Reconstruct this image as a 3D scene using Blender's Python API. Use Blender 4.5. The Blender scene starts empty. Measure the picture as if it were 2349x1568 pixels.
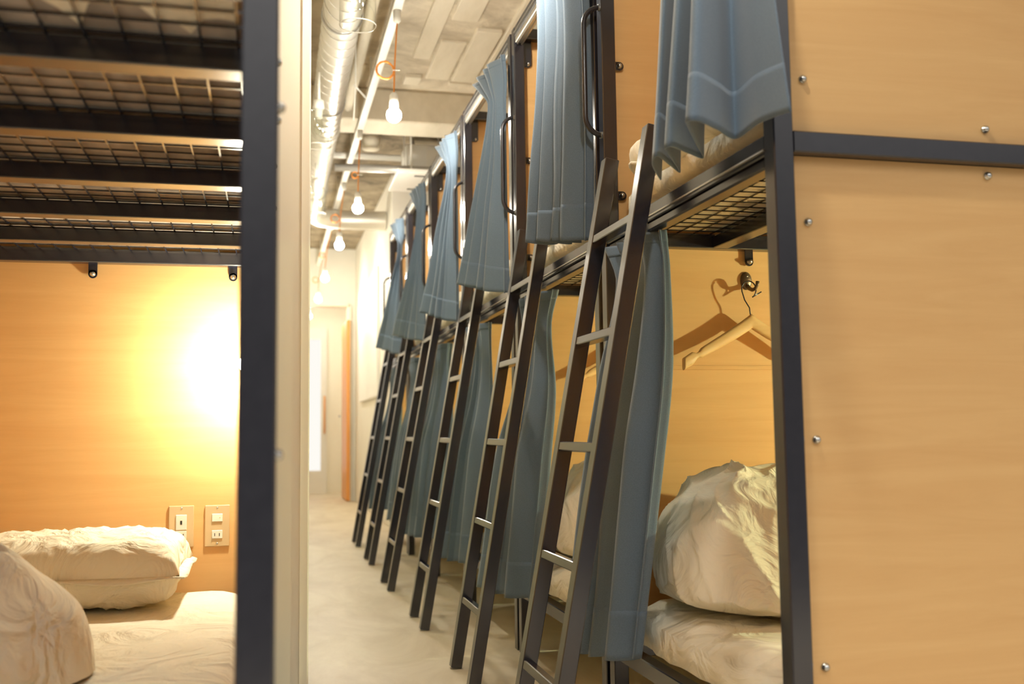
import bpy, bmesh, math, random
from mathutils import Vector, Matrix, noise

S = bpy.context.scene
C = bpy.context.scene.collection
PI = math.pi

# ------------------------------------------------------------------ camera, world, exposure
yaw, pitch, roll = 0.239361256, 0.0875708747, -0.0127658574
fw = Vector((math.sin(yaw) * math.cos(pitch), math.cos(yaw) * math.cos(pitch), math.sin(pitch)))
rt = Vector((math.cos(yaw), -math.sin(yaw), 0.0))
up = rt.cross(fw)
rt2 = math.cos(roll) * rt + math.sin(roll) * up
up2 = -math.sin(roll) * rt + math.cos(roll) * up
cam_d = bpy.data.cameras.new('camera')
cam_d.sensor_width = 36.0
cam_d.lens = 2308.63 / 2349.0 * 36.0
cam_d.clip_start = 0.05
cam_d.clip_end = 60
cam_d.dof.use_dof = True
cam_d.dof.focus_distance = 2.75
cam_d.dof.aperture_fstop = 3.2
cam = bpy.data.objects.new('camera', cam_d)
M = Matrix((rt2, up2, -fw)).transposed().to_4x4()
M.translation = Vector((0, 0, 0.8))
cam.matrix_world = M
C.objects.link(cam)
S.camera = cam

W = bpy.data.worlds.new('world')
S.world = W
W.use_nodes = True
bg = W.node_tree.nodes['Background']
bg.inputs[0].default_value = (1.0, 0.965, 0.92, 1)
_wn = W.node_tree
_tc = _wn.nodes.new('ShaderNodeTexCoord'); _sx = _wn.nodes.new('ShaderNodeSeparateXYZ'); _mr = _wn.nodes.new('ShaderNodeMapRange')
_mr.interpolation_type = 'SMOOTHSTEP'
_mr.inputs['From Min'].default_value = 0.10; _mr.inputs['From Max'].default_value = 0.78
_mr.inputs['To Min'].default_value = 0.24; _mr.inputs['To Max'].default_value = 2.9
_wn.links.new(_tc.outputs['Generated'], _sx.inputs[0]); _wn.links.new(_sx.outputs['Z'], _mr.inputs['Value'])
_wn.links.new(_mr.outputs[0], bg.inputs[1])
S.view_settings.view_transform = 'Standard'
S.view_settings.look = 'None'
S.view_settings.gamma = 1.0
S.view_settings.use_curve_mapping = False
S.view_settings.exposure = -0.14
S.cycles.use_denoising = True
S.cycles.max_bounces = 10
S.cycles.diffuse_bounces = 6
S.cycles.transparent_max_bounces = 24
S.cycles.sample_clamp_indirect = 6.0

PENDANT = 640.0      # radiance of the ceiling pendant bulbs
READING = 6400.0      # radiance of the bunk reading lamps

# ------------------------------------------------------------------ materials
def mat(name, col, rough=0.5, metal=0.0, spec=0.5, **kw):
    m = bpy.data.materials.new(name)
    m.use_nodes = True
    b = m.node_tree.nodes['Principled BSDF']
    b.inputs['Base Color'].default_value = (*col, 1)
    b.inputs['Roughness'].default_value = rough
    b.inputs['Metallic'].default_value = metal
    b.inputs['Specular IOR Level'].default_value = spec
    for k, v in kw.items():
        b.inputs[k.replace('_', ' ')].default_value = v
    return m

def noise_col(m, c1, c2, scale=(4, 4, 4), detail=5, lo=0.35, hi=0.65, bump=0.0, bdist=0.002, rough=0.5, dist=0.0):
    nt = m.node_tree
    b = nt.nodes['Principled BSDF']
    tc = nt.nodes.new('ShaderNodeTexCoord')
    mp = nt.nodes.new('ShaderNodeMapping')
    mp.inputs['Scale'].default_value = scale
    n = nt.nodes.new('ShaderNodeTexNoise')
    n.inputs['Scale'].default_value = 1.0
    n.inputs['Detail'].default_value = detail
    n.inputs['Roughness'].default_value = rough
    n.inputs['Distortion'].default_value = dist
    r = nt.nodes.new('ShaderNodeValToRGB')
    r.color_ramp.elements[0].position = lo
    r.color_ramp.elements[1].position = hi
    r.color_ramp.elements[0].color = (*c1, 1)
    r.color_ramp.elements[1].color = (*c2, 1)
    nt.links.new(tc.outputs['Object'], mp.inputs[0])
    nt.links.new(mp.outputs[0], n.inputs['Vector'])
    nt.links.new(n.outputs['Fac'], r.inputs[0])
    nt.links.new(r.outputs[0], b.inputs['Base Color'])
    if bump:
        bp = nt.nodes.new('ShaderNodeBump')
        bp.inputs['Strength'].default_value = bump
        bp.inputs['Distance'].default_value = bdist
        nt.links.new(n.outputs['Fac'], bp.inputs['Height'])
        nt.links.new(bp.outputs[0], b.inputs['Normal'])
    return m

steel = mat('black powder coated steel', (0.020, 0.019, 0.028), 0.2, 0.0, 0.5, IOR=1.8)
noise_col(steel, (0.012, 0.012, 0.020), (0.018, 0.018, 0.027), (60, 60, 60), 2, 0.3, 0.7)
handle_steel = mat('black tube steel', (0.03, 0.03, 0.038), 0.25, 0.35, 0.6)
zinc = mat('bright zinc', (0.62, 0.63, 0.62), 0.25, 1.0)
alu = mat('anodised rail', (0.62, 0.60, 0.55), 0.32, 0.9)
ply = mat('lauan plywood', (0.6, 0.36, 0.14), 0.45, 0.0, 0.4)
noise_col(ply, (0.68, 0.405, 0.165), (0.75, 0.475, 0.205), (1.6, 1.6, 22), 7, 0.30, 0.70, 0.03, 0.0005, 0.66, 0.9)
cloth = mat('steel blue curtain cloth', (0.09, 0.14, 0.2), 0.9, 0.0, 0.15)
noise_col(cloth, (0.112, 0.158, 0.216), (0.138, 0.190, 0.254), (420, 420, 420), 2, 0.3, 0.7, 0.25, 0.0006)
for nn in (('Sheen Weight', 0.25),):
    cloth.node_tree.nodes['Principled BSDF'].inputs[nn[0]].default_value = nn[1]
linen = mat('ivory linen', (0.80, 0.72, 0.58), 0.85, 0.0, 0.2)
noise_col(linen, (0.80, 0.76, 0.62), (0.85, 0.81, 0.68), (9, 9, 9), 5, 0.3, 0.7, 0.35, 0.006)
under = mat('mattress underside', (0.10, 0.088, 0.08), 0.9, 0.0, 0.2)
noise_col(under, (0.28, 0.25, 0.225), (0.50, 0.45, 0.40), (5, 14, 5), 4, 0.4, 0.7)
_ln = linen.node_tree
_b = _ln.nodes['Principled BSDF']
_t = _ln.nodes.new('ShaderNodeTexCoord'); _w = _ln.nodes.new('ShaderNodeTexNoise')
_w.inputs['Scale'].default_value = 6.5; _w.inputs['Detail'].default_value = 4; _w.inputs['Distortion'].default_value = 2.2; _w.inputs['Roughness'].default_value = 0.45
_p = _ln.nodes.new('ShaderNodeBump'); _p.inputs['Strength'].default_value = 0.75; _p.inputs['Distance'].default_value = 0.035
_ln.links.new(_t.outputs['Object'], _w.inputs['Vector']); _ln.links.new(_w.outputs['Fac'], _p.inputs['Height'])
for _n in list(_ln.nodes):
    if _n.bl_idname == 'ShaderNodeBump' and _n != _p: _ln.links.new(_p.outputs[0], _n.inputs['Normal'])
woodm = mat('pale beech', (0.72, 0.47, 0.20), 0.4)
noise_col(woodm, (0.68, 0.43, 0.18), (0.76, 0.52, 0.24), (12, 60, 60), 4, 0.3, 0.7)
door_wood = mat('orange stained wood', (0.70, 0.30, 0.06), 0.4)
noise_col(door_wood, (0.66, 0.27, 0.05), (0.74, 0.34, 0.08), (30, 30, 1.5), 4, 0.3, 0.7)
hook_m = mat('bronze hook', (0.16, 0.11, 0.07), 0.38, 0.6)
plaster = mat('cream painted plaster', (0.80, 0.74, 0.60), 0.75, 0.0, 0.2)
noise_col(plaster, (0.84, 0.785, 0.65), (0.88, 0.83, 0.70), (5, 5, 2), 4, 0.3, 0.7, 0.05, 0.002)
whitep = mat('white painted wall', (0.82, 0.80, 0.72), 0.7, 0.0, 0.2)
noise_col(whitep, (0.75, 0.73, 0.66), (0.80, 0.78, 0.71), (3, 3, 3), 4, 0.3, 0.7, 0.05, 0.002)
conc = mat('raw concrete', (0.5, 0.44, 0.34), 0.9, 0.0, 0.2)
noise_col(conc, (0.44, 0.38, 0.29), (0.76, 0.69, 0.56), (2.2, 3.0, 2.2), 9, 0.34, 0.62, 0.9, 0.03, 0.68, 0.6)
conc2 = mat('smoother concrete', (0.62, 0.55, 0.42), 0.9, 0.0, 0.2)
noise_col(conc2, (0.64, 0.58, 0.46), (0.80, 0.74, 0.62), (5, 1.2, 3), 7, 0.3, 0.68, 0.4, 0.01, 0.65)
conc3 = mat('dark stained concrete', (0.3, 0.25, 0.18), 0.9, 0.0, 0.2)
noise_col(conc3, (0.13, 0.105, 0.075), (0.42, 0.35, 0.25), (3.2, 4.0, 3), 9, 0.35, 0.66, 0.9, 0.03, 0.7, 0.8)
floor_m = mat('polished mortar floor', (0.55, 0.48, 0.35), 0.45, 0.0, 0.35)
noise_col(floor_m, (0.60, 0.51, 0.36), (0.77, 0.69, 0.53), (3.2, 1.6, 1), 8, 0.33, 0.66, 0.10, 0.004, 0.66, 0.8)
duct_m = mat('galvanised duct', (0.74, 0.72, 0.66), 0.38, 0.75)
white_m = mat('white enamel', (0.82, 0.81, 0.76), 0.4)
ivory_pl = mat('ivory plastic', (0.83, 0.80, 0.72), 0.4)
plate_m = mat('champagne metal plate', (0.70, 0.55, 0.33), 0.42, 0.35)
dark_slot = mat('dark slot', (0.02, 0.018, 0.015), 0.6)
cord_m = mat('orange braided cord', (0.75, 0.27, 0.04), 0.7)
tie_m = mat('white cable tie', (0.8, 0.78, 0.7), 0.5)
grey_m = mat('grey metal', (0.45, 0.44, 0.42), 0.4, 0.6)

def emit(name, col, s):
    m = bpy.data.materials.new(name)
    m.use_nodes = True
    nt = m.node_tree
    nt.nodes.remove(nt.nodes['Principled BSDF'])
    e = nt.nodes.new('ShaderNodeEmission')
    e.inputs[0].default_value = (*col, 1)
    e.inputs[1].default_value = s
    nt.links.new(e.outputs[0], nt.nodes['Material Output'].inputs[0])
    return m
bulb_on = emit('lit pendant bulb', (1.0, 0.93, 0.79), PENDANT)
read_on = emit('lit reading globe', (0.92, 1.0, 0.60), READING)
read_left = emit('lit reading globe beside the post', (1.0, 0.98, 0.76), READING * 0.20)
daylit = emit('daylit frosted pane', (1.0, 0.97, 0.90), 1.1)

glass = bpy.data.materials.new('clear glass')
glass.use_nodes = True
_nt = glass.node_tree
_nt.nodes.remove(_nt.nodes['Principled BSDF'])
_tr = _nt.nodes.new('ShaderNodeBsdfTransparent'); _tr.inputs[0].default_value = (0.95, 0.96, 0.93, 1)
_gl = _nt.nodes.new('ShaderNodeBsdfGlossy'); _gl.inputs['Roughness'].default_value = 0.04
_lw = _nt.nodes.new('ShaderNodeLayerWeight'); _lw.inputs[0].default_value = 0.35
_mx = _nt.nodes.new('ShaderNodeMixShader')
_pw = _nt.nodes.new('ShaderNodeMath'); _pw.operation = 'POWER'; _pw.inputs[1].default_value = 2.2
_ml = _nt.nodes.new('ShaderNodeMath'); _ml.operation = 'MULTIPLY_ADD'; _ml.inputs[1].default_value = 0.75; _ml.inputs[2].default_value = 0.07
_nt.links.new(_lw.outputs['Facing'], _pw.inputs[0]); _nt.links.new(_pw.outputs[0], _ml.inputs[0]); _nt.links.new(_ml.outputs[0], _mx.inputs[0])
_nt.links.new(_tr.outputs[0], _mx.inputs[1])
_nt.links.new(_gl.outputs[0], _mx.inputs[2])
_nt.links.new(_mx.outputs[0], _nt.nodes['Material Output'].inputs[0])

# ------------------------------------------------------------------ mesh helpers
def bevel_new(bm, faces, w, seg=1):
    es = list({e for f in faces for e in f.edges})
    bmesh.ops.bevel(bm, geom=es, offset=w, segments=seg, affect='EDGES', profile=0.5)

def box(bm, x0, x1, y0, y1, z0, z1, bev=0.0, seg=1, mtx=None):
    vs = [bm.verts.new((x, y, z)) for x in (x0, x1) for y in (y0, y1) for z in (z0, z1)]
    q = [(0, 1, 3, 2), (4, 6, 7, 5), (0, 4, 5, 1), (2, 3, 7, 6), (0, 2, 6, 4), (1, 5, 7, 3)]
    fs = [bm.faces.new([vs[i] for i in f]) for f in q]
    if mtx is not None:
        bmesh.ops.transform(bm, matrix=mtx, verts=vs)
    if bev:
        bevel_new(bm, fs, bev, seg)
    return fs

def frame_of(t):
    t = t.normalized()
    a = Vector((0, 0, 1)) if abs(t.z) < 0.9 else Vector((1, 0, 0))
    u = t.cross(a).normalized()
    return u, t.cross(u).normalized()

def tube(bm, pts, r, n=10, closed=False, cap=True):
    pts = [Vector(p) for p in pts]
    rad = r if isinstance(r, (list, tuple)) else [r] * len(pts)
    rings = []
    u = None
    N = len(pts)
    for i, p in enumerate(pts):
        a = pts[(i - 1) % N] if (i > 0 or closed) else p
        b = pts[(i + 1) % N] if (i < N - 1 or closed) else p
        t = (b - a).normalized()
        if u is None:
            u, v = frame_of(t)
        else:
            u = (u - t * u.dot(t)).normalized()
            v = t.cross(u)
        rings.append([bm.verts.new(p + (u * math.cos(2 * PI * k / n) + v * math.sin(2 * PI * k / n)) * rad[i]) for k in range(n)])
    for i in range(N if closed else N - 1):
        A, B = rings[i], rings[(i + 1) % N]
        for k in range(n):
            f = bm.faces.new((A[k], A[(k + 1) % n], B[(k + 1) % n], B[k]))
            f.smooth = True
    if cap and not closed:
        bm.faces.new(rings[0][::-1]); bm.faces.new(rings[-1])

def lathe(bm, prof, origin=(0, 0, 0), axis='Z', n=24, smooth=True):
    o = Vector(origin)
    rings = []
    def P(r, h, a):
        c, s = r * math.cos(a), r * math.sin(a)
        if axis == 'Z': return o + Vector((c, s, h))
        if axis == 'Y': return o + Vector((c, h, s))
        return o + Vector((h, c, s))
    for r, h in prof:
        if r < 1e-6:
            rings.append([bm.verts.new(P(0, h, 0))])
        else:
            rings.append([bm.verts.new(P(r, h, 2 * PI * k / n)) for k in range(n)])
    for A, B in zip(rings, rings[1:]):
        for k in range(n):
            if len(A) == 1 and len(B) == 1: continue
            if len(A) == 1: f = bm.faces.new((A[0], B[(k + 1) % n], B[k]))
            elif len(B) == 1: f = bm.faces.new((A[k], A[(k + 1) % n], B[0]))
            else: f = bm.faces.new((A[k], A[(k + 1) % n], B[(k + 1) % n], B[k]))
            f.smooth = smooth
    bmesh.ops.recalc_face_normals(bm, faces=bm.faces[:])

def NB(): return bmesh.new()

def obj(name, bm, m, parent=None, recalc=True):
    if recalc:
        bmesh.ops.recalc_face_normals(bm, faces=bm.faces[:])
    me = bpy.data.meshes.new(name)
    bm.to_mesh(me); bm.free()
    for x in (m if isinstance(m, (list, tuple)) else [m]):
        me.materials.append(x)
    o = bpy.data.objects.new(name, me)
    C.objects.link(o)
    if parent is not None: o.parent = parent
    return o

def tag(o, label, cat, group=None):
    o['label'] = label; o['category'] = cat
    if group: o['group'] = group
    return o

def thing(name, label, cat, loc=(0, 0, 0), rz=0.0, group=None):
    o = bpy.data.objects.new(name, None)
    o.empty_display_size = 0.1
    C.objects.link(o)
    o.location = loc; o.rotation_euler = (0, 0, rz)
    return tag(o, label, cat, group)

def struct(name, bm, m):
    o = obj(name, bm, m); o['kind'] = 'structure'
    return o

def copy_tree(o, parent=None):
    c = o.copy(); C.objects.link(c)
    c.parent = parent
    if parent is not None:
        c.matrix_parent_inverse = o.matrix_parent_inverse.copy()
    for ch in list(o.children):
        copy_tree(ch, c)
    return c

# ------------------------------------------------------------------ the room shell
bm = NB(); box(bm, -4, 4.2, -0.8, 15.2, -0.12, 0.0); struct('floor', bm, floor_m)

# ceiling with board marks of the formwork, in one mesh
bm = NB(); box(bm, -4, 4.2, 0.0, 15.2, 3.0, 3.15)
rnd = random.Random(5)
x = 0.20
while x < 1.9:
    w = rnd.uniform(0.06, 0.15)
    y = 3.2
    while y < 6.15:
        L = rnd.uniform(0.5, 1.5)
        if rnd.random() < (0.88 if x > 0.72 else 0.3):
            box(bm, x, x + w, y, min(y + L, 6.15), 2.975 + rnd.uniform(0, 0.012), 3.01, 0.004)
        y += L + rnd.uniform(0.03, 0.4)
    x += w + rnd.uniform(0.015, 0.07)
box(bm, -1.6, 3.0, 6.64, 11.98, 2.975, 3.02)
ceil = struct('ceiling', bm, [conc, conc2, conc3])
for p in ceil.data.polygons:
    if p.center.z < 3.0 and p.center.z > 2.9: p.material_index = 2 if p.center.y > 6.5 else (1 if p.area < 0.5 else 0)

bm = NB(); box(bm, -3, 4.2, 6.32, 6.62, 2.785, 3.0, 0.01); struct('trim_1', bm, conc2)          # concrete beam

bm = NB(); box(bm, -1.6, 0.128, 3.17, 12.0, 0, 2.98, 0.004)
box(bm, 0.100, 0.1035, 3.166, 3.172, 0, 3.0)
struct('wall_left', bm, plaster)
bm = NB(); box(bm, 3.02, 3.2, 0.6, 8.4, 0, 3.0); struct('wall_right', bm, whitep)
bm = NB(); box(bm, 1.015, 3.2, 8.4, 12.0, 0, 3.0, 0.006); struct('wall_corner', bm, whitep)
bm = NB()
box(bm, -3, 3.2, 12.0, 12.16, 2.285, 3.0)
box(bm, 0.965, 3.2, 12.0, 12.16, 0, 2.285)
box(bm, -3, 0.05, 12.0, 12.16, 0, 2.285)
struct('wall_back', bm, whitep)
bm = NB()
box(bm, -1.2, 2.2, 13.72, 13.9, 0, 3.0)
box(bm, 1.30, 1.42, 12.16, 13.72, 0, 3.0)
box(bm, -0.16, -0.01, 12.16, 13.72, 0, 3.0)
box(bm, -0.16, 1.42, 12.16, 13.9, 3.0, 3.1)
struct('wall_vestibule', bm, plaster)
bm = NB(); box(bm, 0.05, 0.93, 11.93, 12.0, 2.285, 2.32, 0.004); box(bm, 0.925, 0.965, 11.955, 12.16, 0, 2.285, 0.004)
struct('trim_2', bm, plaster)
# open wooden door leaf seen along its edge
bm = NB(); box(bm, 0.905, 0.945, 11.90, 12.66, 0.01, 2.12, 0.004); d1 = struct('door_1', bm, door_wood)
bm = NB(); tube(bm, [(0.885, 12.6, 1.0), (0.865, 12.6, 1.0), (0.865, 12.48, 1.0)], 0.010, 8); obj('door_handle', bm, grey_m, d1)
# glazed white entrance door at the end
bm = NB()
box(bm, 0.0, 0.28, 13.66, 13.72, 0.0, 0.32); box(bm, 0.0, 0.78, 13.66, 13.72, 0.0, 0.30)
box(bm, 0.0, 0.78, 13.66, 13.72, 2.05, 2.2)
box(bm, 0.0, 0.10, 13.66, 13.72, 0.30, 2.05); box(bm, 0.70, 0.78, 13.66, 13.72, 0.30, 2.05)
d2 = struct('door_2', bm, whitep)
bm = NB(); box(bm, 0.10, 0.70, 13.68, 13.70, 0.30, 2.05); obj('glass_pane', bm, daylit, d2)
bm = NB(); tube(bm, [(0.745, 13.655, 0.80), (0.745, 13.61, 0.80), (0.745, 13.61, 1.28), (0.745, 13.655, 1.28)], 0.012, 8); obj('pull_handle', bm, door_wood, d2)
# white board panel on the far right wall
bm = NB(); box(bm, 0.985, 1.014, 9.35, 11.2, 1.13, 2.35, 0.004)
tag(obj('notice_board', bm, white_m), 'blank white board hung on the right wall past the last bunk', 'notice board')

# ------------------------------------------------------------------ bunk bed (local: x into the bed, y across its width)
Wd, Dp = 0.984, 2.045       # width, depth
DECK = 1.30
T = 0.04
def make_bunk(label, group, near):
    root = thing('bunk_bed', label, 'bunk bed', group=group)
    def part(name, bm, m=steel, parent=None): return obj(name, bm, m, parent or root)
    for px in (0.0, Dp - T - 0.012):
        for py in (0.0, Wd - T):
            bm = NB(); box(bm, px, px + T, py, py + T, 0.0, 2.32, 0.0025); part('post', bm)
    for z in (0.20, DECK):
        up_ = z > 1
        bm = NB(); box(bm, 0.0015, T - 0.0015, T, Wd - T, z, z + T, 0.0025)
        if up_:
            box(bm, T + 0.004, T + 0.042, T, Wd - T, z, z + 0.034, 0.002)
        part('front_rail', bm)
        if up_:
            bm = NB(); box(bm, -0.0015, 0.0016, T, Wd - T, z + 0.009, z + 0.0125); part('edge_trim', bm, alu)
            bm = NB(); box(bm, 0.006, 0.034, T + 0.01, Wd - T - 0.01, z - 0.022, z - 0.0005, 0.004); part('curtain_rail', bm, [steel])
        bm = NB(); box(bm, Dp - T - 0.012, Dp - 0.012, T, Wd - T, z, z + T, 0.0025); part('back_rail', bm)
        for py in (0.0, Wd - T):
            bm = NB(); box(bm, T, Dp - T - 0.012, py + 0.0015, py + T - 0.0015, z, z + T, 0.0025); part('side_rail', bm)
        if up_:
            for d in (0.36, 0.70, 1.04, 1.38, 1.71):
                bm = NB(); box(bm, d - 0.045 + (0 if near != 'outer' else 0.0), d, T, Wd - T, z, z + 0.034, 0.002); part('slat', bm)
            bm = NB()
            k = 0
            yy = T + 0.012
            while yy < Wd - T:
                box(bm, 0.042, Dp - 0.055, yy - 0.0016, yy + 0.0016, z + 0.0345, z + 0.0377); yy += 0.0495
            xx = T + 0.02
            while xx < Dp - T - 0.02:
                box(bm, xx - 0.0016, xx + 0.0016, T, Wd - T, z + 0.0377, z + 0.0409); xx += 0.0495
            part('wire_mesh', bm)
    # top frame
    bm = NB(); box(bm, 0.0015, T - 0.0015, T, Wd - T, 2.28, 2.32, 0.0025); part('top_rail', bm)
    bm = NB(); box(bm, 0.003, 0.037, T + 0.005, Wd - T - 0.005, 2.256, 2.2795, 0.003)
    box(bm, 0.010, 0.015, T + 0.005, Wd - T - 0.005, 2.250, 2.256); box(bm, 0.025, 0.030, T + 0.005, Wd - T - 0.005, 2.250, 2.256)
    part('curtain_rail', bm, alu)
    bm = NB(); box(bm, -0.0012, 0.0016, T, Wd - T, 2.296, 2.299); part('edge_trim', bm, alu)
    bm = NB(); box(bm, Dp - T - 0.012, Dp - 0.012, T, Wd - T, 2.28, 2.32, 0.0025); part('top_rail', bm)
    for py in (0.0, Wd - T):
        bm = NB(); box(bm, T, Dp - T - 0.012, py + 0.0015, py + T - 0.0015, 2.28, 2.32, 0.0025); part('top_rail', bm)
    # plywood
    sides = [('far', Wd + 0.001, Wd + 0.013)]
    if near == 'inset': sides.append(('near', 0.026, 0.038))
    if near == 'outer': sides.append(('near', 0.0025, 0.0145))
    for nm, a, b in sides:
        x0, x1 = (T + 0.0005, Dp - T - 0.0125) if (nm == 'near') else (0.006, Dp - 0.013)
        if nm == 'near':
            for z0, z1 in ((0.241, DECK - 0.0005), (DECK + T + 0.0005, 2.2795)):
                bm = NB(); box(bm, x0, x1, a, b, z0, z1, 0.0008); part('side_panel', bm, ply)
        else:
            for z0, z1 in ((0.20, DECK + 0.018), (DECK + 0.020, 2.30)):
                bm = NB(); box(bm, x0, x1, a, b, z0, z1, 0.0008); part('side_panel', bm, ply)
    for z0, z1 in ((0.20, DECK + 0.018), (DECK + 0.020, 2.30)):
        bm = NB(); box(bm, Dp - 0.0115, Dp, 0.002, Wd - 0.002, z0, z1, 0.0008); part('back_panel', bm, ply)
    # brackets and bolts on the far side panel
    def bolt_prof(s): return [(0, 0.011 * s), (0.0035, 0.0105 * s), (0.0062, 0.008 * s), (0.0066, 0.0045 * s), (0.0078, 0.0040 * s), (0.0078, 0.0)]
    def hanging(lx, z):      # tab hanging below the far side rail
        y = Wd - 0.006
        bm = NB(); box(bm, lx - 0.0125, lx + 0.0125, y - 0.003, y + 0.0005, z - 0.030, z + 0.002, 0.0008)
        lathe(bm, [(0, -0.003), (0.0125, -0.003), (0.0125, 0.0005), (0, 0.0005)], (lx, y, z - 0.030), 'Y', 18, False)
        br = part('bracket', bm)
        bm = NB(); lathe(bm, bolt_prof(-1), (lx, y - 0.003, z - 0.030), 'Y', 12); obj('bolt', bm, zinc, br)
    def posttab(z):
        y = Wd - 0.006
        bm = NB(); box(bm, T - 0.002, 0.062, y - 0.003, y + 0.0005, z - 0.0125, z + 0.0125, 0.0008)
        lathe(bm, [(0, -0.003), (0.0125, -0.003), (0.0125, 0.0005), (0, 0.0005)], (0.062, y, z), 'Y', 18, False)
        br = part('bracket', bm)
        bm = NB(); lathe(bm, bolt_prof(-1), (0.061, y - 0.003, z), 'Y', 12); obj('bolt', bm, zinc, br)
    for lx in (0.44, 1.05, 1.66): hanging(lx, DECK)
    for z in (0.45, 0.86, 1.14, 1.445, 1.815, 2.19): posttab(z)
    # corner plate under the top rail
    bm = NB(); box(bm, T - 0.002, 0.075, Wd - 0.012, Wd - 0.009, 2.185, 2.282, 0.001); part('corner_plate', bm)
    # brackets on the head panel
    for ly in (0.112, 0.507, 0.90):
        xb = Dp - 0.018
        bm = NB(); box(bm, xb - 0.003, xb, ly - 0.0125, ly + 0.0125, DECK - 0.03, DECK + 0.002, 0.0008)
        lathe(bm, [(0, -0.003), (0.0125, -0.003), (0.0125, 0), (0, 0)], (xb, ly, DECK - 0.030), 'X', 18, False)
        br = part('bracket', bm)
        bm = NB(); lathe(bm, bolt_prof(-1), (xb - 0.003, ly, DECK - 0.030), 'X', 12); obj('bolt', bm, zinc, br)
    # dome bolts on the outer end panel
    if near:
        yb = 0.026 if near == 'inset' else 0.0025
        pts = [(0.076, z) for z in (1.445, 1.175, 0.776, 0.375, 1.86, 2.2)] + [(x_, z) for x_ in (0.466, 1.09, 1.53) for z in (1.372, 1.291)]
        for lx, z in pts:
            if abs(z - 1.291) < 0.01: z = 1.280
            bm = NB(); lathe(bm, bolt_prof(-1), (lx, yb, z), 'Y', 14); part('bolt', bm, zinc)
    # grab handle on the far front post
    bm = NB()
    yh, z0, z1, r = Wd - 0.020, 1.610, 1.975, 0.045
    pts = [(0.0, yh, z0)]
    for k in range(1, 7):
        a = k / 6 * PI / 2
        pts.append((-r * math.sin(a) * 1.0, yh, z0 + r * (1 - math.cos(a)) + 0.006 * k / 6))
    pts2 = [(p[0], p[1], z0 + z1 - p[2]) for p in pts][::-1]
    tube(bm, pts + pts2, 0.0075, 10); part('grab_handle', bm, handle_steel)
    for z in (z0, z1):
        bm = NB(); lathe(bm, [(0, -0.003), (0.010, -0.003), (0.010, 0.0), (0, 0.0)], (0, yh, z), 'X', 14, False); part('handle_collar', bm, zinc)
    return root

ORD = ['first', 'second', 'third', 'fourth', 'fifth', 'sixth']
def row_xy(k): return 0.89 + 0.003 * 1.012 * k, 1.623 + 1.012 * k
ROT = -0.003
gB = 'bunk beds standing in the right hand row'
b0 = make_bunk('black steel double bunk with wide plywood end panel facing us, nearest of the right row', gB, 'inset')
b0.location = (0.89, 1.623, 0); b0.rotation_euler = (0, 0, ROT)
b1 = make_bunk('black steel double bunk, second in the right row, behind the plywood end panel bunk', gB, None)
blab = {1: None, 2: 'black steel double bunk, third from the near end of the right row',
        3: 'black steel double bunk, fourth from the near end of the right row',
        4: 'black steel double bunk, fifth in the right row, one before the last',
        5: 'black steel double bunk at the far end of the right row'}
b1.location = (*row_xy(1), 0); b1.rotation_euler = (0, 0, ROT)
for k in range(2, 6):
    c = copy_tree(b1); c.location = (*row_xy(k), 0); c['label'] = blab[k]
bl = make_bunk('black steel double bunk on the left with its open end facing us', None, 'outer')
bl.location = (0.010, 1.09, 0); bl.rotation_euler = (0, 0, PI / 2)

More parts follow.
